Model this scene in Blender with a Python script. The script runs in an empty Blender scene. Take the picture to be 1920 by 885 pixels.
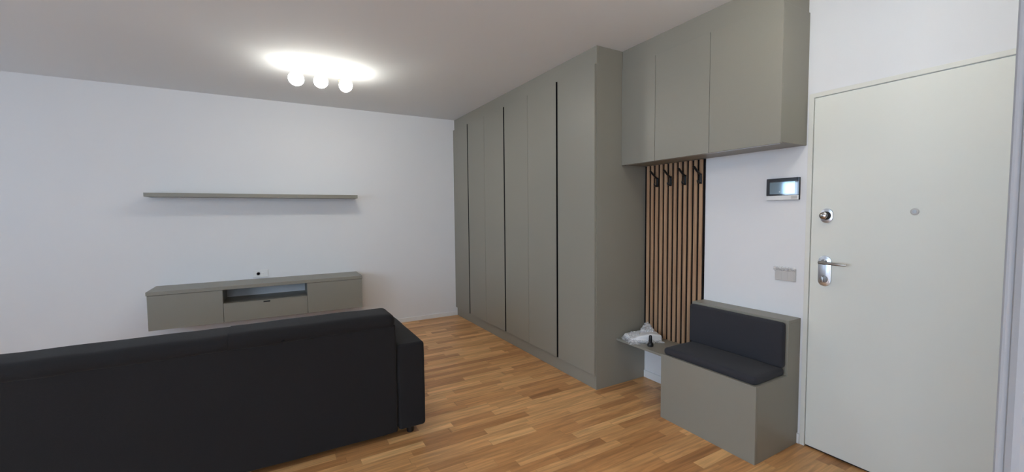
import bpy, bmesh, math, random
from mathutils import Vector, Matrix, noise
S = bpy.context.scene
C = S.collection
PI = math.pi
rnd = random.Random(7)

# ------------------------------------------------------------------ camera
cam = bpy.data.cameras.new('camera')
camo = bpy.data.objects.new('camera', cam); C.objects.link(camo)
RT = Vector((0.86761824, -0.49713692, -0.00966821))
UP = Vector((0.03568656, 0.04286374, 0.99844337))
FW = Vector((0.49594865, 0.8666127, -0.05493047))
camo.matrix_world = Matrix(((RT.x, UP.x, -FW.x, 0.0), (RT.y, UP.y, -FW.y, 0.0), (RT.z, UP.z, -FW.z, 1.4428), (0, 0, 0, 1)))
cam.sensor_fit = 'HORIZONTAL'; cam.sensor_width = 36; cam.lens = 36 * 778.04 / 1920
cam.clip_start = 0.02
S.camera = camo
S.view_settings.view_transform = 'Standard'; S.view_settings.look = 'None'
S.view_settings.gamma = 1; S.view_settings.use_curve_mapping = False
S.view_settings.exposure = 1.82

# ------------------------------------------------------------------ world: plain overcast daylight outside the windows
w = bpy.data.worlds.new('sky'); S.world = w; w.use_nodes = True
bg = w.node_tree.nodes['Background']; bg.inputs[0].default_value = (0.68, 0.84, 1.06, 1); bg.inputs[1].default_value = 2.6

# room constants (metres)
XL, XR = -3.70, 2.776          # left wall, door wall
YF, YB = -2.2, 5.482           # wall behind the camera, wall with the shelf
H = 2.741
W1, W3, Y1, Y2 = 2.225, 2.50, 2.53, 1.295

def portal(name, loc, rot, sx, sy):
    l = bpy.data.lights.new(name, 'AREA'); l.shape = 'RECTANGLE'; l.size = sx; l.size_y = sy
    l.cycles.is_portal = True
    o = bpy.data.objects.new(name, l); C.objects.link(o); o.location = loc; o.rotation_euler = rot
WIN1 = (3.92, 4.86, 1.20, 2.15)    # window in the left wall (y0, y1, z0, z1)
WIN3 = (-1.9, 1.9, 0.70, 2.42)    # wide window, left of the camera
WIN2 = (-2.0, -0.5, 1.05, 2.25)     # window behind the camera (x0, x1, z0, z1)
portal('portal_left', (XL - .02, (WIN1[0] + WIN1[1]) / 2, (WIN1[2] + WIN1[3]) / 2), (0, -PI / 2, 0), WIN1[3] - WIN1[2], WIN1[1] - WIN1[0])
portal('portal_left_near', (XL - .02, (WIN3[0] + WIN3[1]) / 2, (WIN3[2] + WIN3[3]) / 2), (0, -PI / 2, 0), WIN3[3] - WIN3[2], WIN3[1] - WIN3[0])
portal('portal_front', ((WIN2[0] + WIN2[1]) / 2, YF - .02, (WIN2[2] + WIN2[3]) / 2), (PI / 2, 0, 0), WIN2[1] - WIN2[0], WIN2[3] - WIN2[2])
LAMP_LIVING = 20.0
LAMP_ENTRY = 13.5
LAMP_FILL = 34.0  # strength of the added fill lamp behind the camera
LAMP_COL = (1.0, .98, 0.90)

# ------------------------------------------------------------------ materials
def nt(name):
    m = bpy.data.materials.new(name); m.use_nodes = True
    t = m.node_tree; return m, t, t.nodes, t.links, t.nodes['Principled BSDF']

def mat(name, col, rough=.5, metal=0, spec=.5, bump=0, scale=200, mott=0, coat=0, sheen=0):
    m, t, N, L, P = nt(name)
    P.inputs['Base Color'].default_value = (*col, 1); P.inputs['Roughness'].default_value = rough
    P.inputs['Metallic'].default_value = metal; P.inputs['Specular IOR Level'].default_value = spec
    P.inputs['Coat Weight'].default_value = coat; P.inputs['Sheen Weight'].default_value = sheen
    tc = N.new('ShaderNodeTexCoord')
    if mott:
        n = N.new('ShaderNodeTexNoise'); n.inputs['Scale'].default_value = scale * .4; n.inputs['Detail'].default_value = 4
        L.new(tc.outputs['Object'], n.inputs['Vector'])
        mx = N.new('ShaderNodeMix'); mx.data_type = 'RGBA'
        mx.inputs['A'].default_value = (*[c * (1 - mott) for c in col], 1); mx.inputs['B'].default_value = (*[min(1, c * (1 + mott)) for c in col], 1)
        L.new(n.outputs['Fac'], mx.inputs['Factor']); L.new(mx.outputs['Result'], P.inputs['Base Color'])
    if bump:
        n = N.new('ShaderNodeTexNoise'); n.inputs['Scale'].default_value = scale; n.inputs['Detail'].default_value = 3
        L.new(tc.outputs['Object'], n.inputs['Vector'])
        b = N.new('ShaderNodeBump'); b.inputs['Strength'].default_value = bump; b.inputs['Distance'].default_value = .002
        L.new(n.outputs['Fac'], b.inputs['Height']); L.new(b.outputs['Normal'], P.inputs['Normal'])
    return m

M = {}
M['wall'] = mat('painted_wall', (.79, .79, .79), .75, spec=.25, bump=.12, scale=160)
M['ceiling'] = mat('painted_ceiling', (.80, .815, .82), .85, spec=.2, bump=.08, scale=160)
M['partition'] = mat('grey_partition', (.37, .375, .39), .7, spec=.25, bump=.1, scale=160)  # one even grey, darker than the other walls
M['trim'] = mat('white_trim', (.80, .80, .79), .4, spec=.4, bump=.02)
M['laminate'] = mat('grey_laminate', (.262, .246, .203), .42, spec=.42, bump=.05, scale=500, mott=.03)
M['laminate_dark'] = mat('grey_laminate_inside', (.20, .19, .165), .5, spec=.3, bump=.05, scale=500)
M['black'] = mat('black_profile', (.008, .008, .009), .45, spec=.3, bump=.02)
M['hook'] = mat('black_hook_metal', (.012, .012, .013), .35, metal=.3, spec=.5, bump=.02)
M['felt'] = mat('black_felt', (.012, .010, .010), .95, spec=.1, bump=.4, scale=900)
M['sofa'] = mat('charcoal_sofa_fabric', (.0165, .0153, .0155), .9, spec=.12, bump=.5, scale=650, mott=.18, sheen=.06)
M['sofa_seam'] = mat('sofa_seam_thread', (.012, .012, .013), .95, spec=.1, bump=.2)
M['cushion'] = mat('anthracite_cushion_fabric', (.036, .036, .042), .85, spec=.15, bump=.4, scale=800, mott=.12, sheen=.08)
M['door'] = mat('cream_door_laminate', (.80, .80, .725), .42, spec=.35, bump=.04, scale=300)
M['door_frame'] = mat('cream_door_frame', (.76, .75, .68), .4, spec=.4, bump=.03, scale=300)
M['chrome'] = mat('satin_chrome', (.78, .82, .88), .30, metal=1, bump=.01)
M['chrome_dark'] = mat('polished_chrome', (.55, .55, .56), .12, metal=1, bump=.01)
M['steel'] = mat('brushed_steel', (.42, .41, .40), .3, metal=1, bump=.02)
M['plastic'] = mat('white_plastic', (.78, .78, .76), .35, spec=.5, bump=.02)
M['plastic_grey'] = mat('light_grey_plastic', (.56, .54, .51), .5, spec=.4, bump=.02)
M['hole'] = mat('socket_hole', (.03, .03, .03), .8, bump=.02)
M['rubber'] = mat('black_plastic', (.008, .008, .009), .35, spec=.5, bump=.03)
M['glass_black'] = mat('black_glass', (.012, .018, .028), .04, spec=1.0, coat=1, bump=0)
M['screen'] = mat('glossy_screen', (.30, .40, .46), .05, metal=.6, spec=1, bump=0)
M['gold'] = mat('brass_socket', (.80, .48, .16), .3, metal=.9, bump=.02)
M['paper'] = mat('white_paper', (.80, .80, .80), .7, bump=.2, scale=120)
M['rail'] = mat('white_lamp_metal', (.85, .86, .85), .35, spec=.5, bump=.01)

def emis(name, col, strength):
    m, t, N, L, P = nt(name)
    P.inputs['Base Color'].default_value = (.9, .9, .88, 1); P.inputs['Roughness'].default_value = .3
    P.inputs['Emission Color'].default_value = (*col, 1); P.inputs['Emission Strength'].default_value = strength
    return m
M['globe'] = emis('lit_opal_glass', LAMP_COL, LAMP_LIVING)
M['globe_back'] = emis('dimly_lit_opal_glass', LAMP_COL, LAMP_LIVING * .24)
M['globe_fill'] = emis('lit_opal_glass_fill', (1.0, .84, .68), LAMP_FILL)
M['globe_entry'] = emis('lit_opal_glass_entry', LAMP_COL, LAMP_ENTRY)

def glass_mat():
    m, t, N, L, P = nt('window_glass')
    out = N['Material Output']; tr = N.new('ShaderNodeBsdfTransparent'); gl = N.new('ShaderNodeBsdfGlossy'); gl.inputs['Roughness'].default_value = .02
    tr.inputs[0].default_value = (.95, .98, 1, 1);     mx = N.new('ShaderNodeMixShader'); mx.inputs[0].default_value = .05; L.new(tr.outputs[0], mx.inputs[1]); L.new(gl.outputs[0], mx.inputs[2])
    L.new(mx.outputs[0], out.inputs['Surface']); N.remove(P); return m
M['window_glass'] = glass_mat()

def film_mat():
    m, t, N, L, P = nt('clear_plastic_film')
    out = N['Material Output']; tr = N.new('ShaderNodeBsdfTransparent'); tr.inputs[0].default_value = (.96, .96, .96, 1)
    P.inputs['Base Color'].default_value = (.90, .90, .90, 1); P.inputs['Roughness'].default_value = .35; P.inputs['Specular IOR Level'].default_value = .6
    n = N.new('ShaderNodeTexNoise'); n.inputs['Scale'].default_value = 45; n.inputs['Detail'].default_value = 5
    tc = N.new('ShaderNodeTexCoord'); L.new(tc.outputs['Object'], n.inputs['Vector'])
    b = N.new('ShaderNodeBump'); b.inputs['Strength'].default_value = .8; b.inputs['Distance'].default_value = .01
    L.new(n.outputs['Fac'], b.inputs['Height']); L.new(b.outputs['Normal'], P.inputs['Normal'])
    rp = N.new('ShaderNodeMapRange'); rp.inputs['From Min'].default_value = .35; rp.inputs['From Max'].default_value = .65
    rp.inputs['To Min'].default_value = .12; rp.inputs['To Max'].default_value = .55
    L.new(n.outputs['Fac'], rp.inputs['Value'])
    mx = N.new('ShaderNodeMixShader'); L.new(rp.outputs[0], mx.inputs[0]); L.new(tr.outputs[0], mx.inputs[1]); L.new(P.outputs[0], mx.inputs[2])
    L.new(mx.outputs[0], out.inputs['Surface']); return m
M['film'] = film_mat()

def parquet():
    """three-strip oak: strips run along X, 7 cm wide, random staggered ends, each stave its own tone"""
    m, t, N, L, P = nt('oak_parquet')
    tc = N.new('ShaderNodeTexCoord'); sp = N.new('ShaderNodeSeparateXYZ'); L.new(tc.outputs['Object'], sp.inputs[0])
    def mth(op, a, b=None, c=None):
        n = N.new('ShaderNodeMath'); n.operation = op
        for i, vv in enumerate((a, b, c)):
            if vv is None: continue
            if isinstance(vv, (int, float)): n.inputs[i].default_value = vv
            else: L.new(vv, n.inputs[i])
        return n.outputs[0]
    row_f = mth('DIVIDE', sp.outputs['Y'], .068); row = mth('FLOOR', row_f)
    wn = N.new('ShaderNodeTexWhiteNoise'); wn.noise_dimensions = '1D'; L.new(row, wn.inputs['W'])
    ln = mth('MULTIPLY_ADD', wn.outputs['Value'], .22, .40)
    xs = mth('ADD', mth('DIVIDE', sp.outputs['X'], ln), mth('MULTIPLY', wn.outputs['Value'], 37.3))
    # uneven stave lengths: warp the coordinate a little per row
    nz = N.new('ShaderNodeTexNoise'); nz.noise_dimensions = '2D'; nz.inputs['Scale'].default_value = 1.0; nz.inputs['Detail'].default_value = 0
    cv = N.new('ShaderNodeCombineXYZ'); L.new(mth('MULTIPLY', xs, .8), cv.inputs[0]); L.new(mth('MULTIPLY', row, 7.13), cv.inputs[1]); L.new(cv.outputs[0], nz.inputs['Vector'])
    xs = mth('ADD', xs, mth('MULTIPLY', nz.outputs['Fac'], 1.3))
    cell = mth('FLOOR', xs)
    c2 = N.new('ShaderNodeCombineXYZ'); L.new(row, c2.inputs[0]); L.new(cell, c2.inputs[1])
    w2 = N.new('ShaderNodeTexWhiteNoise'); w2.noise_dimensions = '2D'; L.new(c2.outputs[0], w2.inputs['Vector'])
    ramp = N.new('ShaderNodeValToRGB'); L.new(w2.outputs['Value'], ramp.inputs[0])
    e = ramp.color_ramp.elements
    e[0].position = 0; e[0].color = (0.435, 0.194, 0.067, 1); e[1].position = 1; e[1].color = (0.810, 0.470, 0.198, 1)
    for p_, c_ in ((.12, (0.498, 0.234, 0.085, 1)), (.35, (0.594, 0.293, 0.110, 1)), (.6, (0.659, 0.341, 0.133, 1)), (.85, (0.724, 0.396, 0.161, 1))):
        q = ramp.color_ramp.elements.new(p_); q.color = c_
    # grain
    c3 = N.new('ShaderNodeCombineXYZ'); L.new(mth('MULTIPLY', sp.outputs['X'], 3.2), c3.inputs[0]); L.new(mth('MULTIPLY', sp.outputs['Y'], 42), c3.inputs[1]); L.new(mth('MULTIPLY', w2.outputs['Value'], 40), c3.inputs[2])
    g = N.new('ShaderNodeTexNoise'); g.inputs['Scale'].default_value = 1.0; g.inputs['Detail'].default_value = 6; g.inputs['Distortion'].default_value = .8; L.new(c3.outputs[0], g.inputs['Vector'])
    gr = N.new('ShaderNodeMapRange'); gr.inputs['From Min'].default_value = .3; gr.inputs['From Max'].default_value = .7; gr.inputs['To Min'].default_value = .72; gr.inputs['To Max'].default_value = 1.20; L.new(g.outputs['Fac'], gr.inputs['Value'])
    # joints
    fy = mth('ABSOLUTE', mth('SUBTRACT', mth('FRACT', row_f), .5)); jy = mth('GREATER_THAN', fy, .490)
    fx = mth('ABSOLUTE', mth('SUBTRACT', mth('FRACT', xs), .5)); jx = mth('GREATER_THAN', fx, .4975)
    j = mth('MAXIMUM', jy, jx); jm = mth('MULTIPLY_ADD', j, -.22, 1.0)
    k = mth('MULTIPLY', gr.outputs[0], jm)
    vm = N.new('ShaderNodeVectorMath'); vm.operation = 'SCALE'; L.new(ramp.outputs[0], vm.inputs[0]); L.new(k, vm.inputs['Scale'])
    L.new(vm.outputs[0], P.inputs['Base Color'])
    P.inputs['Roughness'].default_value = .36; P.inputs['Specular IOR Level'].default_value = .4
    b = N.new('ShaderNodeBump'); b.inputs['Strength'].default_value = .12; b.inputs['Distance'].default_value = .001; L.new(g.outputs['Fac'], b.inputs['Height']); L.new(b.outputs[0], P.inputs['Normal'])
    return m
M['parquet'] = parquet()

def slat_mat():
    m, t, N, L, P = nt('oak_slats')
    tc = N.new('ShaderNodeTexCoord'); mp = N.new('ShaderNodeMapping'); mp.inputs['Scale'].default_value = (60, 90, 2.2); L.new(tc.outputs['Object'], mp.inputs[0])
    n = N.new('ShaderNodeTexNoise'); n.inputs['Scale'].default_value = 1; n.inputs['Detail'].default_value = 5; L.new(mp.outputs[0], n.inputs['Vector'])
    r = N.new('ShaderNodeValToRGB'); r.color_ramp.elements[0].position = .3; r.color_ramp.elements[0].color = (.33, .188, .105, 1); r.color_ramp.elements[1].position = .7; r.color_ramp.elements[1].color = (.53, .345, .205, 1)
    L.new(n.outputs['Fac'], r.inputs[0]); L.new(r.outputs[0], P.inputs['Base Color']); P.inputs['Roughness'].default_value = .55; P.inputs['Specular IOR Level'].default_value = .3
    return m
M['slat'] = slat_mat()

# ------------------------------------------------------------------ mesh helpers
def box(bm, x0, y0, z0, x1, y1, z1, bev=0.0, seg=2):
    t = bmesh.new()
    vs = [t.verts.new((x, y, z)) for x in (x0, x1) for y in (y0, y1) for z in (z0, z1)]
    for f in ((0, 1, 3, 2), (4, 6, 7, 5), (0, 4, 5, 1), (2, 3, 7, 6), (0, 2, 6, 4), (1, 5, 7, 3)): t.faces.new([vs[i] for i in f])
    bmesh.ops.recalc_face_normals(t, faces=t.faces)
    if bev: bmesh.ops.bevel(t, geom=list(t.edges), offset=bev, segments=seg, affect='EDGES', profile=.5)
    merge(bm, t)

def merge(bm, t):
    me = bpy.data.meshes.new('tmp'); t.to_mesh(me); t.free(); bm.from_mesh(me); bpy.data.meshes.remove(me)

def prism(bm, pts, axis, a0, a1, bev=0.0, seg=2):
    """extrude a closed outline (2D) along axis from a0 to a1"""
    t = bmesh.new()
    def P3(p, a):
        return {'X': (a, p[0], p[1]), 'Y': (p[0], a, p[1]), 'Z': (p[0], p[1], a)}[axis]
    A = [t.verts.new(P3(p, a0)) for p in pts]; B = [t.verts.new(P3(p, a1)) for p in pts]
    t.faces.new(A); t.faces.new(B[::-1])
    n = len(pts)
    for i in range(n): t.faces.new((A[i], A[(i + 1) % n], B[(i + 1) % n], B[i]))
    bmesh.ops.recalc_face_normals(t, faces=t.faces)
    if bev: bmesh.ops.bevel(t, geom=list(t.edges), offset=bev, segments=seg, affect='EDGES', profile=.5)
    merge(bm, t)

def cyl(bm, p0, p1, r0, r1=None, n=24, cap=True, bev=0):
    r1 = r0 if r1 is None else r1
    p0, p1 = Vector(p0), Vector(p1); d = p1 - p0
    t = bmesh.new()
    bmesh.ops.create_cone(t, cap_ends=cap, segments=n, radius1=r0, radius2=r1, depth=d.length)
    if bev:
        bmesh.ops.bevel(t, geom=[e for e in t.edges if abs(e.verts[0].co.z - e.verts[1].co.z) < 1e-6], offset=bev, segments=2, affect='EDGES')
    bmesh.ops.transform(t, matrix=Matrix.Translation((p0 + p1) / 2) @ d.to_track_quat('Z', 'Y').to_matrix().to_4x4(), verts=t.verts)
    merge(bm, t)

def tube(bm, pts, radii, n=14):
    pts = [Vector(p) for p in pts]
    if not isinstance(radii, (list, tuple)): radii = [radii] * len(pts)
    t = bmesh.new(); rings = []
    up = Vector((0, 0, 1))
    for i, p in enumerate(pts):
        d = (pts[min(i + 1, len(pts) - 1)] - pts[max(i - 1, 0)]).normalized()
        a = d.cross(up) if abs(d.dot(up)) < .95 else d.cross(Vector((1, 0, 0))); a.normalize(); b = d.cross(a)
        r = radii[i]; rx, ry = r if isinstance(r, tuple) else (r, r)
        rings.append([t.verts.new(p + a * math.cos(2 * PI * k / n) * rx + b * math.sin(2 * PI * k / n) * ry) for k in range(n)])
    for i in range(len(rings) - 1):
        for k in range(n): t.faces.new((rings[i][k], rings[i][(k + 1) % n], rings[i + 1][(k + 1) % n], rings[i + 1][k]))
    t.faces.new(rings[0][::-1]); t.faces.new(rings[-1])
    bmesh.ops.recalc_face_normals(t, faces=t.faces); merge(bm, t)

def lathe(bm, prof, origin, axis, n=32):
    """prof: (radius, distance along axis) pairs"""
    t = bmesh.new(); rings = []
    for r, z in prof:
        rings.append([t.verts.new((max(r, 1e-5) * math.cos(2 * PI * k / n), max(r, 1e-5) * math.sin(2 * PI * k / n), z)) for k in range(n)])
    for i in range(len(rings) - 1):
        for k in range(n): t.faces.new((rings[i][k], rings[i][(k + 1) % n], rings[i + 1][(k + 1) % n], rings[i + 1][k]))
    t.faces.new(rings[0][::-1]); t.faces.new(rings[-1])
    bmesh.ops.remove_doubles(t, verts=t.verts, dist=2e-5)
    bmesh.ops.recalc_face_normals(t, faces=t.faces)
    bmesh.ops.transform(t, matrix=Matrix.Translation(Vector(origin)) @ Vector(axis).to_track_quat('Z', 'Y').to_matrix().to_4x4(), verts=t.verts)
    merge(bm, t)

def stadium(bm, y, z, w, h, x0, x1, bev=.002, n=12):
    """upright rounded-end plate on the door plane: width w along Y, height h along Z"""
    r = w / 2; pts = []
    for k in range(n + 1): a = PI * k / n; pts.append((y + r * math.cos(a), z + h / 2 - r + r * math.sin(a)))
    for k in range(n + 1): a = PI + PI * k / n; pts.append((y + r * math.cos(a), z - h / 2 + r + r * math.sin(a)))
    prism(bm, pts, 'X', x0, x1, bev)

def soft_box(bm, x0, y0, z0, x1, y1, z1, r, n=10, puff=(0, 0, 0), wob=0, seed=0, res=.03):
    """upholstered block: rounded edges, optionally bulging faces and slight irregularity"""
    c = Vector(((x0 + x1) / 2, (y0 + y1) / 2, (z0 + z1) / 2)); h = Vector((abs(x1 - x0) / 2, abs(y1 - y0) / 2, abs(z1 - z0) / 2))
    def ticks(hh):
        rr = min(r, hh * .999); k = 5
        a = [-hh + rr * (1 - math.cos(PI / 2 * i / k)) for i in range(k)]
        mid = max(2, int(2 * (hh - rr) / res)); b = [-hh + rr + 2 * (hh - rr) * i / mid for i in range(mid + 1)]
        return a + b + [-q for q in a[::-1]]
    T = [ticks(h[i]) for i in range(3)]
    t = bmesh.new(); cache = {}
    def V(i, j, k):
        key = (i, j, k)
        if key in cache: return cache[key]
        p = Vector((T[0][i], T[1][j], T[2][k]))
        rr = [min(r, h[q] * .999) for q in range(3)]
        inner = Vector([max(-(h[q] - rr[q]), min(h[q] - rr[q], p[q])) for q in range(3)])
        d = p - inner
        if d.length > 1e-9: p = inner + d.normalized() * min(rr)
        u = [p[q] / h[q] for q in range(3)]
        nrm = d.normalized() if d.length > 1e-9 else Vector((0, 0, 0))
        for q in range(3):
            if puff[q]:
                a, b = [w_ for w_ in range(3) if w_ != q]
                p[q] += math.copysign(1, p[q]) * puff[q] * (1 - u[a] ** 4) * (1 - u[b] ** 2) * (abs(u[q]) ** 2)
        if wob:
            p += nrm * wob * noise.noise((p + Vector((seed * 3.1, 0, 0))) * 6)
        cache[key] = t.verts.new(c + p); return cache[key]
    nx, ny, nz = len(T[0]) - 1, len(T[1]) - 1, len(T[2]) - 1
    for i in range(nx):
        for j in range(ny):
            for k in (0, nz): t.faces.new((V(i, j, k), V(i + 1, j, k), V(i + 1, j + 1, k), V(i, j + 1, k)))
    for i in range(nx):
        for k in range(nz):
            for j in (0, ny): t.faces.new((V(i, j, k), V(i + 1, j, k), V(i + 1, j, k + 1), V(i, j, k + 1)))
    for j in range(ny):
        for k in range(nz):
            for i in (0, nx): t.faces.new((V(i, j, k), V(i, j + 1, k), V(i, j + 1, k + 1), V(i, j, k + 1)))
    bmesh.ops.recalc_face_normals(t, faces=t.faces); merge(bm, t)

def obj(name, bm, m, parent=None, smooth=False, label=None):
    me = bpy.data.meshes.new(name)
    bmesh.ops.recalc_face_normals(bm, faces=bm.faces)
    bm.to_mesh(me); bm.free()
    me.materials.append(M[m] if isinstance(m, str) else m)
    if smooth:
        me.polygons.foreach_set('use_smooth', [True] * len(me.polygons))
        try: me.set_sharp_from_angle(angle=math.radians(38))
        except Exception: pass
    o = bpy.data.objects.new(name, me); C.objects.link(o)
    if parent:
        o.parent = parent
        base = parent
        off = Vector((0, 0, 0))
        while base is not None: off += base.location; base = base.parent
        me.transform(Matrix.Translation(-off))
    if label: o['label'] = label
    return o

def thing(name, label, cat, loc=(0, 0, 0), group=None):
    o = bpy.data.objects.new(name, None); C.objects.link(o); o.location = loc; o.empty_display_size = .1
    o['label'] = label; o['category'] = cat
    if group: o['group'] = group
    return o
def tag(o, label, cat, group=None):
    o['label'] = label; o['category'] = cat
    if group: o['group'] = group
def struct(name, bm, m, label=None, cat=None, smooth=False):
    o = obj(name, bm, m, None, smooth); o['kind'] = 'structure'
    if label: o['label'] = label
    if cat: o['category'] = cat
    return o
B = bmesh.new

# ------------------------------------------------------------------ room shell
T = .14
b = B(); box(b, XL - T, YF - T, -.1, XR + .3, YB + T, 0); struct('floor', b, 'parquet', 'oak strip parquet floor running under all the furniture', 'floor')
b = B(); box(b, XL - T, YF - T, H, XR + .3, YB + T, H + .1); struct('ceiling', b, 'ceiling', 'plain white painted ceiling with the three-globe lamp', 'ceiling')
b = B(); box(b, XL - T, YB, 0, XR + .3, YB + T, H); struct('wall_back', b, 'wall', 'white wall behind the media cabinet and long shelf', 'wall')
# right wall with the opening of the entrance door
DY0, DY1, DZ = .385, 1.287, 2.125
b = B()
box(b, XR, DY1, 0, XR + T, YB, H); box(b, XR, DY0, DZ, XR + T, DY1, H); box(b, XR, YF - T, 0, XR + T, DY0, H)
struct('wall_right', b, 'wall', 'white wall around the entrance door and behind the bench', 'wall')
b = B()
y0, y1, z0, z1 = WIN1
ya, yb, za, zb = WIN3
box(b, XL - T, YF - T, 0, XL, ya, H); box(b, XL - T, yb, 0, XL, y0, H); box(b, XL - T, y1, 0, XL, YB, H)
box(b, XL - T, y0, z1, XL, y1, H); box(b, XL - T, y0, 0, XL, y1, z0); box(b, XL - T, ya, zb, XL, yb, H); box(b, XL - T, ya, 0, XL, yb, za)
struct('wall_left', b, 'wall', 'white wall with two windows, left of the sofa', 'wall')
b = B()
x0, x1, z0, z1 = WIN2
box(b, XL, YF - T, 0, x0, YF, H); box(b, x1, YF - T, 0, XR, YF, H); box(b, x0, YF - T, z1, x1, YF, H); box(b, x0, YF - T, 0, x1, YF, z0)
struct('wall_front', b, 'wall', 'white wall behind the camera', 'wall')
# short partition end at the right edge of the view
PX, PY = 1.30, .236
b = B()
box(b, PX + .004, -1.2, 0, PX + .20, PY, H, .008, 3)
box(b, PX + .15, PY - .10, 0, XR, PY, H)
struct('wall_partition', b, 'partition', 'end of a short grey partition wall at the right edge beside the door', 'wall')
b = B()
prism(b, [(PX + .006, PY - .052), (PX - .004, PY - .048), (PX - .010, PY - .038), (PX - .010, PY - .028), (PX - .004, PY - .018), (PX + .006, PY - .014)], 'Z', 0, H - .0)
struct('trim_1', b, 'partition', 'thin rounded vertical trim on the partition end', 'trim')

# baseboards
def baseboard(name, bm, label):
    return struct(name, bm, 'trim', label, 'baseboard')
b = B(); box(b, XL, YB - .012, 0, W1 + .002, YB, .058, .003); baseboard('baseboard_back', b, 'white baseboard along the wall under the media cabinet')
b = B(); box(b, XR - .012, 1.288, 0, XR, Y1 - .001, .062, .003); baseboard('baseboard_right', b, 'white baseboard low on the wall under the small ledge')
b = B(); box(b, XL, YF, 0, XL + .012, YB - .013, .058, .003); baseboard('baseboard_left', b, 'white baseboard along the window wall')

# windows
def window(name, axis, a0, a1, z0, z1, pos, inward, panes, label):
    r = bpy.data.objects.new(name, None); C.objects.link(r); r['kind'] = 'structure'; r['label'] = label; r['category'] = 'window'
    f = .07
    def bx(bm, u0, v0, u1, v1, d0, d1, bev=.004):
        if axis == 'X': box(bm, min(pos + d0, pos + d1), u0, v0, max(pos + d0, pos + d1), u1, v1, bev)
        else: box(bm, u0, min(pos + d0, pos + d1), v0, u1, max(pos + d0, pos + d1), v1, bev)
    bm = B()
    bx(bm, a0, z0, a0 + f, z1, -.09 * inward, -.02 * inward); bx(bm, a1 - f, z0, a1, z1, -.09 * inward, -.02 * inward)
    bx(bm, a0 + f, z0, a1 - f, z0 + f, -.09 * inward, -.02 * inward); bx(bm, a0 + f, z1 - f, a1 - f, z1, -.09 * inward, -.02 * inward)
    obj('window_frame', bm, 'trim', r)
    st = (a1 - a0 - 2 * f) / panes
    for i in range(panes):
        u0 = a0 + f + i * st; u1 = u0 + st
        bm = B(); s = .055
        bx(bm, u0, z0 + f, u0 + s, z1 - f, -.08 * inward, -.01 * inward); bx(bm, u1 - s, z0 + f, u1, z1 - f, -.08 * inward, -.01 * inward)
        bx(bm, u0 + s, z0 + f, u1 - s, z0 + f + s, -.08 * inward, -.01 * inward); bx(bm, u0 + s, z1 - f - s, u1 - s, z1 - f, -.08 * inward, -.01 * inward)
        sash = obj('sash', bm, 'trim', r)
        bm = B(); bx(bm, u0 + s - .004, z0 + f + s - .004, u1 - s + .004, z1 - f - s + .004, -.052 * inward, -.046 * inward, 0); obj('pane', bm, 'window_glass', sash)
        bm = B(); hz = (z0 + z1) / 2 if z0 > .5 else 1.05
        bx(bm, u1 - s * .7, hz, u1 - s * .3, hz + .13, -.01 * inward, .03 * inward, .004); obj('window_handle', bm, 'steel', sash)
    return r
window('window_1', 'X', *WIN1, XL, 1, 2, 'white two-leaf window in the left wall near the sofa')
window('window_3', 'X', *WIN3, XL, 1, 3, 'white wide three-leaf window left of the camera')
window('window_2', 'Y', *WIN2, YF, 1, 2, 'white two-leaf window in the wall behind the camera')

# ------------------------------------------------------------------ entrance door
d = bpy.data.objects.new('door_1', None); C.objects.link(d); d['kind'] = 'structure'
d['label'] = 'cream flat entrance door with silver lever handle on the right'; d['category'] = 'door'
b = B()
prism(b, [(DY1, 0), (DY1, DZ), (DY0, DZ), (DY0, 0), (DY0 + .025, 0), (DY0 + .025, DZ - .025), (DY1 - .025, DZ - .025), (DY1 - .025, 0)], 'X', XR - .006, XR + .08, .0015)
obj('door_frame', b, 'door_frame', d)
b = B(); box(b, XR - .002, DY0 + .027, .012, XR + .05, DY1 - .0285, DZ - .029, .003); leaf = obj('door_leaf', b, 'door', d)
b = B(); box(b, XR + .012, DY0 + .026, 0.0005, XR + .06, DY1 - .026, .0118); obj('threshold_shade', b, 'black', d, label='black strip standing in for the shade under the door leaf')  # black strip put in as the shadow of the gap below the leaf
XS = XR - .002
# lower lever plate
b = B(); stadium(b, 1.180, 1.090, .066, .178, XS - .009, XS, .003); plate = obj('handle_plate', b, 'chrome', d, True, label='satin chrome long plate with lever and lock')
b = B(); stadium(b, 1.180, 1.090, .050, .160, XS - .0115, XS - .0085, .001); obj('plate_inlay', b, 'chrome', plate, True)
b = B()
cyl(b, (XS - .009, 1.183, 1.141), (XS - .020, 1.183, 1.141), .017, .015, bev=.001)
cyl(b, (XS - .018, 1.183, 1.141), (XS - .052, 1.183, 1.141), .0095)
tube(b, [(XS - .048, 1.192, 1.1412), (XS - .053, 1.178, 1.1412), (XS - .056, 1.15, 1.140), (XS - .056, 1.10, 1.138), (XS - .052, 1.068, 1.137), (XS - .051, 1.058, 1.137)],
     [.009, (.0098, .009), (.0088, .008), (.0085, .0075), (.0095, .007), (.006, .005)])
obj('lever', b, 'steel', plate, True)
b = B(); cyl(b, (XS - .011, 1.180, 1.043), (XS - .016, 1.180, 1.043), .021, .020, bev=.001)
prism(b, [(1.174, 1.026), (1.188, 1.026), (1.186, 1.060), (1.176, 1.060)], 'X', XS - .036, XS - .014, .003); obj('lock_cylinder', b, 'steel', plate, True, label='lock cylinder with thumb turn')
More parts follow.
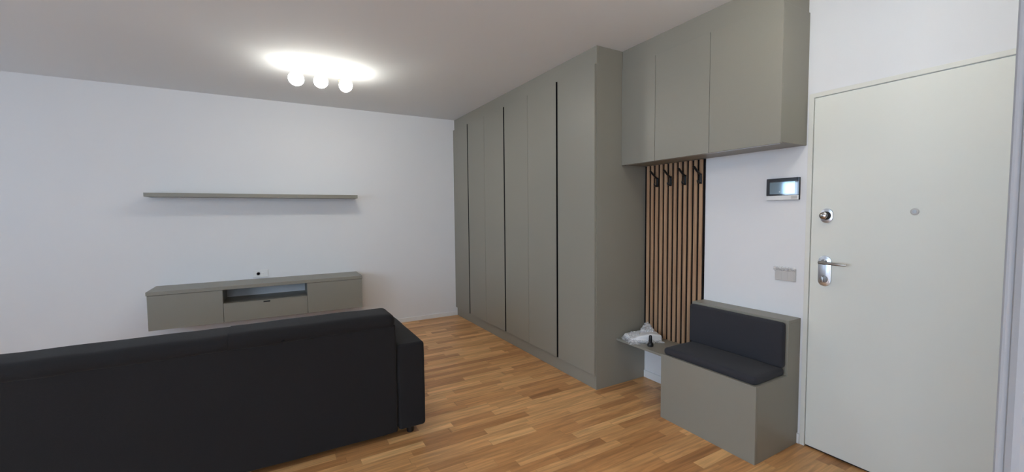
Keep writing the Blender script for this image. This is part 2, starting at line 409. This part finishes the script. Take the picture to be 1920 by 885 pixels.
# upper deadbolt plate
b = B(); stadium(b, 1.178, 1.411, .062, .084, XS - .010, XS, .003); dead = obj('deadbolt_plate', b, 'chrome', d, True, label='rounded chrome plate of the upper lock')
b = B(); lathe(b, [(.024, 0), (.024, .002), (.0215, .003)], (XS - .009, 1.178, 1.411), (-1, 0, 0)); obj('knob_recess', b, 'hole', dead, True)
b = B(); lathe(b, [(.009, 0), (.009, .008), (.0175, .012), (.0205, .020), (.0190, .029), (.012, .034), (0, .0355)], (XS - .011, 1.182, 1.411), (-1, 0, 0)); obj('turn_knob', b, 'chrome_dark', dead, True)
b = B(); lathe(b, [(.017, 0), (.017, .003), (.014, .005), (.010, .0055), (0, .0056)], (XS, .800, 1.431), (-1, 0, 0)); peep = obj('peephole', b, 'plastic_grey', d, True, label='round grey peephole cover')
b = B(); lathe(b, [(.0085, 0), (.0085, .002), (0, .0022)], (XS - .0055, .800, 1.431), (-1, 0, 0)); obj('peephole_cover', b, 'steel', peep, True)

# ------------------------------------------------------------------ wardrobe
wd = thing('wardrobe', 'tall grey built-in six-door wardrobe reaching the ceiling', 'wardrobe', (2.5, 4.0, 0))
DT = .020
XD = W1 - DT                                         # door fronts stand proud of plinth and top filler
zt, zb_ = 2.598, .120
b = B(); box(b, W1, Y1, 0, XR - .001, Y1 + .018, zt + .002, .001)
obj('side_panel', b, 'laminate', wd)
b = B(); box(b, W1, Y1 + .019, .0005, W1 + .018, YB - .014, zb_ - .003, .001); obj('plinth', b, 'laminate', wd)
b = B(); box(b, W1 + .001, Y1 + .003, zt + .003, W1 + .02, YB - .001, H - .001); box(b, W1 + .021, Y1 + .003, zt + .003, XR - .001, Y1 + .02, H - .001); obj('top_filler', b, 'laminate', wd)
b = B(); box(b, W1 + .021, Y1 + .0185, .121, XR - .002, YB - .002, zt - .003); obj('carcass', b, 'laminate_dark', wd)
N6 = 6; pitch = (YB - .002 - (Y1 + .017)) / N6
slot = .026
edges = [YB - .002 - pitch * i for i in range(7)]
for i in range(6):
    ya, yb = edges[i], edges[i + 1]                  # ya far, yb near
    hi = ya - (.0022 if i % 2 == 0 else slot / 2); lo = yb + (.0022 if i % 2 == 1 else slot / 2)
    if i == 0: hi = ya
    if i == 5: lo = Y1 + .003
    b = B(); box(b, XD, lo, zb_, W1 - .0005, hi, zt, .0012); obj('door', b, 'laminate', wd)
for i in (1, 3, 5):
    y = edges[i]
    b = B(); box(b, W1 - .006, y - slot / 2 + .0005, zb_, W1 + .0205, y + slot / 2 - .0005, zt, 0)
    box(b, XD + .001, y - slot / 2 + .0004, zb_, W1 - .004, y - slot / 2 + .0030, zt, 0)
    box(b, XD + .001, y + slot / 2 - .0030, zb_, W1 - .004, y + slot / 2 - .0004, zt, 0)
    obj('handle_channel', b, 'black', wd, label='black recessed full-height grip channel')

# ------------------------------------------------------------------ overhead cabinet
oc = thing('overhead_cabinet', 'grey three-door cabinet hung under the ceiling above slatted panel', 'cabinet', (2.64, 1.9, 1.82))
ZO = 1.824; XO = W3 - .012
b = B(); box(b, XO + .019, Y2 + .001, ZO + .006, XR - .001, Y1 - .002, 2.600, .001); obj('carcass', b, 'laminate', oc)
b = B(); box(b, XO + .010, Y2 + .008, 2.601, XR - .001, Y1 - .001, H - .001); obj('top_filler', b, 'laminate', oc)
for (lo, hi) in ((2.189, Y1 - .002), (1.743, 2.186), (Y2, 1.740)):
    b = B(); box(b, XO, lo, ZO, XO + .018, hi, 2.598, .0012); obj('door', b, 'laminate', oc)
b = B(); box(b, XO + .026, Y2 + .022, ZO + .001, XO + .042, Y1 - .02, ZO + .008, .002); obj('grip_profile', b, 'chrome', oc, label='light metal strip under the door bottoms')

# ------------------------------------------------------------------ slatted panel with hooks
PYa, PYb = 1.962, Y1 - .002
ZS = .394                                             # ledge top
sp_ = thing('slatted_panel', 'vertical oak slat wall panel on black felt between wardrobe and wall', 'wall panel', (2.77, 2.25, ZS))
b = B(); box(b, XR - .010, PYa, ZS + .001, XR - .0005, PYb, ZO + .004); obj('backing', b, 'felt', sp_, label='black felt backing board')
b = B(); sw = .0250; n = 12; p0 = 2.502; pit = .0456
for i in range(n):
    a1_ = p0 - i * pit; a0_ = a1_ - sw
    box(b, XR - .0215, a0_, ZS + .001, XR - .0095, a1_, ZO + .004, .0008, 1)
obj('slats', b, 'slat', sp_)
XP = XR - .0215
hk_lab = ['black coat hook on the slats, nearest the wardrobe', 'black coat hook, second from the wardrobe on the slats',
          'black coat hook, third from the wardrobe on the slats', 'black coat hook farthest from the wardrobe, nearest the bare wall']
def make_hook(y, label):
    t = thing('coat_hook', label, 'hook', (XP, y, 1.66), 'coat hooks on the slatted panel')
    b = B(); box(b, XP - .010, y - .010, 1.646, XP, y + .010, 1.722, .003); obj('base_plate', b, 'hook', t)
    b = B()
    tube(b, [(XP - .004, y, 1.715), (XP - .022, y, 1.722), (XP - .050, y, 1.742), (XP - .082, y, 1.768), (XP - .090, y, 1.772)],
         [(.009, .007), (.009, .007), (.0095, .0065), (.011, .0065), (.007, .005)], 12)
    obj('upper_arm', b, 'hook', t, True)
    b = B()
    tube(b, [(XP - .004, y, 1.655), (XP - .020, y, 1.652), (XP - .034, y, 1.656), (XP - .040, y, 1.668), (XP - .041, y, 1.674)], [(.008, .005), (.008, .005), (.008, .005), (.008, .005), (.006, .004)], 12)
    obj('lower_arm', b, 'hook', t, True)
    return t
hook0 = None
slat_c = lambda i: p0 - i * pit - sw / 2
for q, i in enumerate((3, 6, 9, 11)):
    y = (slat_c(3), slat_c(6), slat_c(8.7), slat_c(11))[q]
    y = (2.386, 2.254, 2.119, 1.986)[q]
    if q == 0: hook0 = make_hook(y, hk_lab[0]); ybase = y
    else:
        c = hook0.copy(); C.objects.link(c); c.location.y = y; c['label'] = hk_lab[q]
        for ch in hook0.children:
            k = ch.copy(); C.objects.link(k); k.parent = c

# ------------------------------------------------------------------ ledge
b = B(); box(b, 2.442, 1.964, ZS - .018, XR - .0005, Y1 - .0005, ZS, .001)
tag(obj('ledge', b, 'laminate'), 'small grey ledge shelf between wardrobe and bench under the slats', 'shelf')

# ------------------------------------------------------------------ bench
bn = thing('bench', 'grey box bench with charcoal seat and back cushions beside door', 'bench', (2.5, 1.63, 0))
XB, XBB, YA, YC = 2.313, 2.640, 1.300, 1.960
ZSE, ZBK = .452, .785
out = [(XB + .018, 0), (XB + .018, ZSE), (XBB, ZSE), (XBB, ZBK - .018), (XR - .002, ZBK - .018), (XR - .002, .066), (XR - .0135, .066), (XR - .0135, 0)]
for nm, ya, yb in (('side_panel', YA, YA + .018), ('side_panel', YC - .018, YC)):
    b = B(); prism(b, [(x, min(z, ZSE if x < XBB - .001 else z)) for x, z in out], 'Y', ya, yb, .0008, 1); obj(nm, b, 'laminate', bn)
b = B(); box(b, XB, YA, .0, XB + .0175, YC, ZSE, .001); obj('front_panel', b, 'laminate', bn)
b = B(); box(b, XB + .018, YA + .0182, ZSE - .02, XBB, YC - .0182, ZSE - .001); obj('seat_board', b, 'laminate', bn)
b = B(); box(b, XBB, YA + .0182, ZSE - .02, XBB + .018, YC - .0182, ZBK - .0185); obj('back_board', b, 'laminate', bn)
b = B(); box(b, XBB - .0, YA, ZBK - .0178, XR - .001, YC, ZBK, .001); obj('top_board', b, 'laminate', bn)
b = B(); soft_box(b, XB + .012, YA + .012, ZSE - .003, XBB - .004, YC - .006, ZSE + .046, .022, puff=(0, 0, .008), wob=.002)
obj('seat_cushion', b, 'cushion', bn, True, label='charcoal fabric seat cushion')
b = B(); soft_box(b, XBB - .040, YA + .012, ZSE + .044, XBB + .004, YC - .002, ZBK - .012, .020, puff=(.006, 0, 0), wob=.002, seed=3)
obj('back_cushion', b, 'cushion', bn, True, label='charcoal fabric back cushion')

# ------------------------------------------------------------------ things on the ledge
bag = thing('plastic_bag', 'crumpled clear plastic bag with white paper goods on the ledge', 'bag', (2.60, 2.37, ZS))
b = B()
t = B(); soft_box(t, -.126, -.078, 0,   .130, .080, .046, .012, wob=.010, seed=5, res=.012)
for v_ in t.verts:
    u = v_.co.x
    v_.co.z = .001 + max(0, v_.co.z) * 1.0 if v_.co.z <= .004 else .001 + v_.co.z * (1 + .35 * math.sin(u * 14 + 1)) + .010 * max(0, noise.noise(v_.co * 18)) * (v_.co.z > .01)
R1 = Matrix.Translation((2.580, 2.372, ZS + .004)) @ Matrix.Rotation(math.radians(-24), 4, 'Z')
bmesh.ops.transform(t, matrix=R1, verts=t.verts); merge(b, t)
obj('paper_stack', b, 'paper', bag, True, label='white folded paper goods inside the bag')
def crumple(cx, cy, rx, ry, hgt, seed, nn=44, rot=-24):
    t = bmesh.new(); g = []
    for i in range(nn + 1):
        row = []
        for j in range(nn + 1):
            u = 2 * i / nn - 1; w_ = 2 * j / nn - 1
            rr = max(abs(u), abs(w_))
            edge = max(0.0, 1 - rr ** 4)
            p = Vector((u * 3.2 + seed, w_ * 3.2, seed * 1.7))
            f1 = noise.noise(p); f2 = abs(noise.noise(p * 2.6)); f3 = abs(noise.noise(p * 6.0))
            peak = 0
            for (pu, pw, ph, ps) in ((.35, .45, .062, .10), (.62, .15, .030, .08), (-.75, .2, .012, .10), (.75, .6, .040, .06)):
                peak += ph * math.exp(-((u - pu) ** 2 + (w_ - pw) ** 2) / ps)
            z = .0015 + edge * (hgt * (.86 + .30 * f1) + .012 * f2 + .008 * f3) + edge * peak * (1 + .7 * f2)
            x = u * rx * (1 + .10 * noise.noise(Vector((w_ * 3, seed, 0)))) + .006 * noise.noise(p * 3)
            y = w_ * ry * (1 + .14 * noise.noise(Vector((u * 3, seed + 9, 0)))) + .006 * noise.noise(p * 3 + Vector((5, 5, 5)))
            row.append(t.verts.new((x, y, z)))
        g.append(row)
    for i in range(nn):
        for j in range(nn): t.faces.new((g[i][j], g[i + 1][j], g[i + 1][j + 1], g[i][j + 1]))
    bmesh.ops.transform(t, matrix=Matrix.Translation((cx, cy, ZS)) @ Matrix.Rotation(math.radians(rot), 4, 'Z'), verts=t.verts)
    return t
b = B(); merge(b, crumple(2.576, 2.374, .142, .094, .058, 2.3)); obj('plastic_film', b, 'film', bag, True, label='clear crinkled film of the bag')

b = B()
lathe(b, [(.0215, 0), (.0220, .004), (.0220, .020), (.0180, .028), (.0135, .032), (.0130, .060), (.0122, .078), (.0085, .0865), (.0, .0885)], (2.515, 2.235, ZS + .0005), (0, 0, 1))
for k in range(10):
    a = 2 * PI * k / 10; cyl(b, (2.515 + .0215 * math.cos(a), 2.235 + .0215 * math.sin(a), ZS + .003), (2.515 + .0215 * math.cos(a), 2.235 + .0215 * math.sin(a), ZS + .020), .0022, n=8)
tag(obj('stopper', b, 'rubber', None, True), 'small black upright rubber stopper with flared base in front of plastic bag', 'stopper')

# ------------------------------------------------------------------ intercom and switch plate
ic = thing('video_intercom', 'wall video intercom with black glass front and bright screen', 'intercom', (XR, 1.417, 1.51))
ZI0, ZI1, YI0, YI1 = 1.508, 1.645, 1.322, 1.514
b = B(); box(b, XR - .018, YI0, ZI0, XR, YI1, ZI1, .003); obj('housing', b, 'rubber', ic)
b = B(); box(b, XR - .0205, YI0 + .001, ZI0 + .030, XR - .0182, YI1 - .001, ZI1 - .001, .001); fr = obj('glass_front', b, 'glass_black', ic)
b = B(); box(b, XR - .0212, YI0 + .022, ZI0 + .039, XR - .0206, YI1 - .022, ZI1 - .024); obj('screen', b, 'screen', fr, label='glossy grey-blue display')
b = B(); cyl(b, (XR - .0222, 1.432, ZI0 + .052), (XR - .0213, 1.432, ZI0 + .052), .0035, n=12); obj('touch_mark', b, 'plastic_grey', fr)
b = B(); box(b, XR - .0215, YI0 + .001, ZI0 + .001, XR - .0182, YI1 - .001, ZI0 + .0285, .001); fc = obj('lower_strip', b, 'plastic', ic, label='white strip along the bottom')
b = B(); box(b, XR - .0222, YI0 + .008, ZI0 + .006, XR - .0214, YI0 + .042, ZI0 + .024, .0003); obj('button', b, 'plastic_grey', fc)

sw_ = thing('switch_plate', 'light switch plate still under torn protective film below intercom', 'switch', (XR, 1.392, 1.0))
b = B(); box(b, XR - .009, 1.333, 1.002, XR, 1.454, 1.082, .003); obj('plate', b, 'plastic_grey', sw_)
for k in range(3):
    b = B(); y0 = 1.340 + k * .0362; box(b, XR - .0105, y0, 1.008, XR - .0092, y0 + .0352, 1.076, .0004); obj('rocker', b, 'plastic_grey', sw_)
t = bmesh.new(); nn = 30; g = []
for i in range(nn + 1):
    row = []
    for j in range(9):
        u = i / nn; w_ = j / 8
        y = 1.330 + u * .128; z = 1.064 + w_ * .026 + .006 * noise.noise(Vector((u * 9, 2, 0))) * (1 - w_) + .004 * noise.noise(Vector((u * 14, 7, 0))) * w_
        x = XR - .0135 - .004 * abs(noise.noise(Vector((u * 10, w_ * 3, 4)))) - .006 * math.sin(w_ * PI)
        row.append(t.verts.new((x, y, z)))
    g.append(row)
for i in range(nn):
    for j in range(8): t.faces.new((g[i][j], g[i + 1][j], g[i + 1][j + 1], g[i][j + 1]))
bmesh.ops.solidify(t, geom=t.faces[:], thickness=.0006)
obj('protective_film', t, 'film', sw_, True, label='crinkled clear film along the top edge')

# ------------------------------------------------------------------ media cabinet
tv = thing('media_cabinet', 'long grey wall-hung media cabinet with open niche in the middle', 'cabinet', (-.1, 5.27, .36))
TX0, TX1, TY, TZ0, TZ1 = -1.068, .868, 5.066, .360, .731
nx0, nx1, nz0, nz1 = -.478, .290, .552, .695
b = B(); box(b, TX0 - .006, TY - .006, nz1 + .001, TX1 + .004, YB - .001, TZ1, .0015); obj('top_board', b, 'laminate', tv)
b = B()
box(b, TX0, TY + .019, TZ0, TX0 + .018, YB - .001, nz1); box(b, TX1 - .018, TY + .019, TZ0, TX1, YB - .001, nz1)
box(b, nx0 - .018, TY + .019, TZ0, nx0, YB - .001, nz1); box(b, nx1, TY + .019, TZ0, nx1 + .018, YB - .001, nz1)
box(b, TX0 + .0182, TY + .019, TZ0, TX1 - .0182, YB - .001, TZ0 + .018); box(b, nx0, TY + .019, nz0 - .018, nx1, YB - .001, nz0)
obj('carcass', b, 'laminate', tv)
b = B(); box(b, TX0, TY, TZ0, nx0 - .0015, TY + .018, nz1 - .002, .001); obj('door', b, 'laminate', tv)
b = B(); box(b, nx1 + .0015, TY, TZ0, TX1, TY + .018, nz1 - .002, .001); obj('door', b, 'laminate', tv)
b = B(); box(b, nx0 + .0015, TY, TZ0, nx1 - .0015, TY + .018, nz0 - .0, .001); dr = obj('drawer_front', b, 'laminate', tv)
b = B(); box(b, -.128, TY - .0012, nz0 - .021, -.066, TY + .001, nz0 - .008, .0004); obj('finger_slot', b, 'black', dr, label='small black oblong slot')

b = B(); box(b, -1.088, YB - .222, 1.638, .880, YB - .0005, 1.676, .001)
tag(obj('wall_shelf', b, 'laminate'), 'long thin grey floating shelf on the wall above media cabinet', 'shelf')

so = thing('wall_socket', 'white double wall outlet just above the media cabinet', 'socket', (-.153, YB, .79))
b = B(); box(b, -.229, YB - .009, .745, -.078, YB, .828, .003); pl = obj('plate', b, 'plastic', so)
b = B(); lathe(b, [(.019, 0), (.019, .0015), (.017, .002), (.016, -.0005)], (-.176, YB - .009, .787), (0, -1, 0)); obj('outlet_ring', b, 'plastic_grey', pl, True)
for xx in (-.186, -.176, -.166):
    b = B(); cyl(b, (xx, YB - .0118, .787), (xx, YB - .0105, .787), .0016, n=12); obj('pin_hole', b, 'hole', pl)
b = B(); lathe(b, [(.016, 0), (.016, .001), (.014, .0015)], (-.137, YB - .009, .787), (0, -1, 0)); obj('outlet_ring', b, 'plastic', pl, True)
for xx in (-.145, -.137, -.129):
    b = B(); cyl(b, (xx, YB - .0118, .787), (xx, YB - .0105, .787), .0014, n=12); obj('pin_hole', b, 'hole', pl)

# ------------------------------------------------------------------ sofa
SY = 2.597; SXR, SXI = .822, .643; SXL = -1.53; SXLI = -1.35
sf = thing('sofa', 'dark charcoal fabric sofa seen from behind', 'sofa', (-.2, 3.05, 0))
b = B(); soft_box(b, SXLI + .002, SY, .055, SXI - .003, SY + .16, .752, .014, wob=.003, res=.05); obj('back_panel', b, 'sofa', sf, True)
for nm, xa, xb, sd, top in (('back_cushion', -.2335, SXI - .008, 1, .822), ('back_cushion', SXLI + .004, -.2345, 2, .817)):
    ea, eb = (xa - .3, xb) if sd == 1 else (xa, xb + .3)
    t = B(); soft_box(t, ea, SY - .020, .732, eb, SY + .24, top, .042, puff=(0, 0, .004), wob=.005, seed=sd, res=.025)
    soft_box(t, ea + .01, SY + .165, .40, eb - .01, SY + .30, .80, .05, puff=(0, .02, 0), wob=.006, seed=sd + 5, res=.04)
    bmesh.ops.bisect_plane(t, geom=t.verts[:] + t.edges[:] + t.faces[:], plane_co=((xa if sd == 1 else xb), 0, 0), plane_no=((-1, 0, 0) if sd == 1 else (1, 0, 0)), clear_outer=True)
    bmesh.ops.holes_fill(t, edges=[e_ for e_ in t.edges if e_.is_boundary])
    b = B(); merge(b, t); obj(nm, b, 'sofa', sf, True)
for xa, xb, sd in ((SXI + .001, SXR, 3), (SXL, SXLI - .001, 4)):
    b = B(); soft_box(b, xa, SY + .001, .060, xb, SY + .93, .618, .022, wob=.003, seed=sd, res=.05); obj('armrest', b, 'sofa', sf, True)
b = B(); soft_box(b, SXLI + .002, SY + .165, .07, SXI - .002, SY + .90, .30, .02, wob=.002, res=.06); obj('seat_base', b, 'sofa', sf, True)
for xa, xb, sd in ((-.232, SXI - .004, 7), (SXLI + .004, -.236, 8)):
    b = B(); soft_box(b, xa, SY + .28, .302, xb, SY + .93, .44, .04, puff=(0, 0, .012), wob=.004, seed=sd, res=.04); obj('seat_cushion', b, 'sofa', sf, True)
for xx, yy in ((.738, SY + .085), (.738, SY + .85), (-1.44, SY + .085), (-1.44, SY + .85), (.57, SY + .13)):
    b = B(); cyl(b, (xx, yy, 0), (xx, yy, .062), .022, .027, bev=.002); obj('foot', b, 'rubber', sf, True, label='black round foot')
b = B()
tube(b, [(.000, SY - .002, .752), (.010, SY - .012, .757), (.020, SY - .015, .760), (.032, SY - .012, .762), (.042, SY - .002, .760)], [(.004, .006), (.003, .008), (.003, .009), (.003, .008), (.004, .006)], 10)
obj('fabric_tab', b, 'sofa_seam', sf, True, label='small fabric loop on the rear seam')
b = B(); tube(b, [(SXLI + .02 + k * (SXI - .03 - SXLI) / 40, SY + .0005 + .001 * math.sin(k), .744 + .0025 * noise.noise(Vector((k * .4, 0, 0)))) for k in range(41)], .0032, 6)
obj('seam', b, 'sofa_seam', sf)

# ------------------------------------------------------------------ ceiling lamps
def lamp(label, origin, front, back, heads, lx=.44):
    """rail on the ceiling; each head: (stem x, centre offset x, y, z, radius, direction it faces)"""
    ox, oy, oz = origin
    t = thing('ceiling_lamp', label, 'lamp', origin)
    b = B(); box(b, ox - lx / 2, oy - .020, oz - .024, ox + lx / 2, oy + .020, oz - .0005, .003)
    for s_ in (-1, 1): box(b, ox + s_ * (lx / 2 - .004) - .005, oy - .021, oz - .026, ox + s_ * (lx / 2 - .004) + .005, oy + .021, oz - .0005, .002)
    obj('rail', b, 'rail', t, label='white metal rail')
    for (sx, cx, cy, cz, r, ax) in heads:
        a = Vector(ax).normalized(); c = Vector((ox + cx, oy + cy, oz + cz))
        j = c - a * (r * .92 + .006)
        top = Vector((ox + sx, oy, oz - .022))
        b = B(); tube(b, [top, (top.x, top.y, top.z - .022), Vector((j.x * .5 + top.x * .5, j.y * .5 + top.y * .5, max(j.z, top.z - .035))), j], .0045, 12); obj('stem', b, 'rail', t, True)
        b = B(); lathe(b, [(.006, -.012), (.0165, -.010), (.0175, -.004), (.0175, .010)], j, a); obj('socket', b, 'gold', t, True, label='brass-coloured lamp socket')
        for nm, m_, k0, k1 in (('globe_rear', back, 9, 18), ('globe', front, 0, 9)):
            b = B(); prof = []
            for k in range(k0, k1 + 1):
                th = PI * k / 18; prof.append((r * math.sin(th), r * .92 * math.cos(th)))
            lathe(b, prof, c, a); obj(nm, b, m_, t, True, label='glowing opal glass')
    return t
lamp('white rail ceiling lamp with three glowing opal globes', (.400, 4.150, H), 'globe', 'globe_back',
     [(-.181, -.190, -.035, -.112, .0625, (-.10, -.42, -.90)), (.005, .006, -.035, -.108, .060, (.14, -.42, -.90)), (.181, .213, -.035, -.114, .060, (.62, -.42, -.66))])
lamp('white rail ceiling lamp over the entrance with two opal globes', (1.930, .880, H), 'globe_entry', 'globe_entry',
     [(-.06, -.06, 0, -.20, .052, (0, 0, -1)), (.06, .06, 0, -.20, .052, (0, 0, -1))], .26)
lamp('added fill lamp on a white rail behind the camera, three opal globes', (-.40, -.90, H), 'globe_fill', 'globe_fill',  # unseen lamp, added to fill the room with soft light
     [(-.18, -.18, 0, -.112, .055, (0, .2, -1)), (0, 0, 0, -.112, .055, (0, .2, -1)), (.18, .18, 0, -.112, .055, (0, .2, -1))])
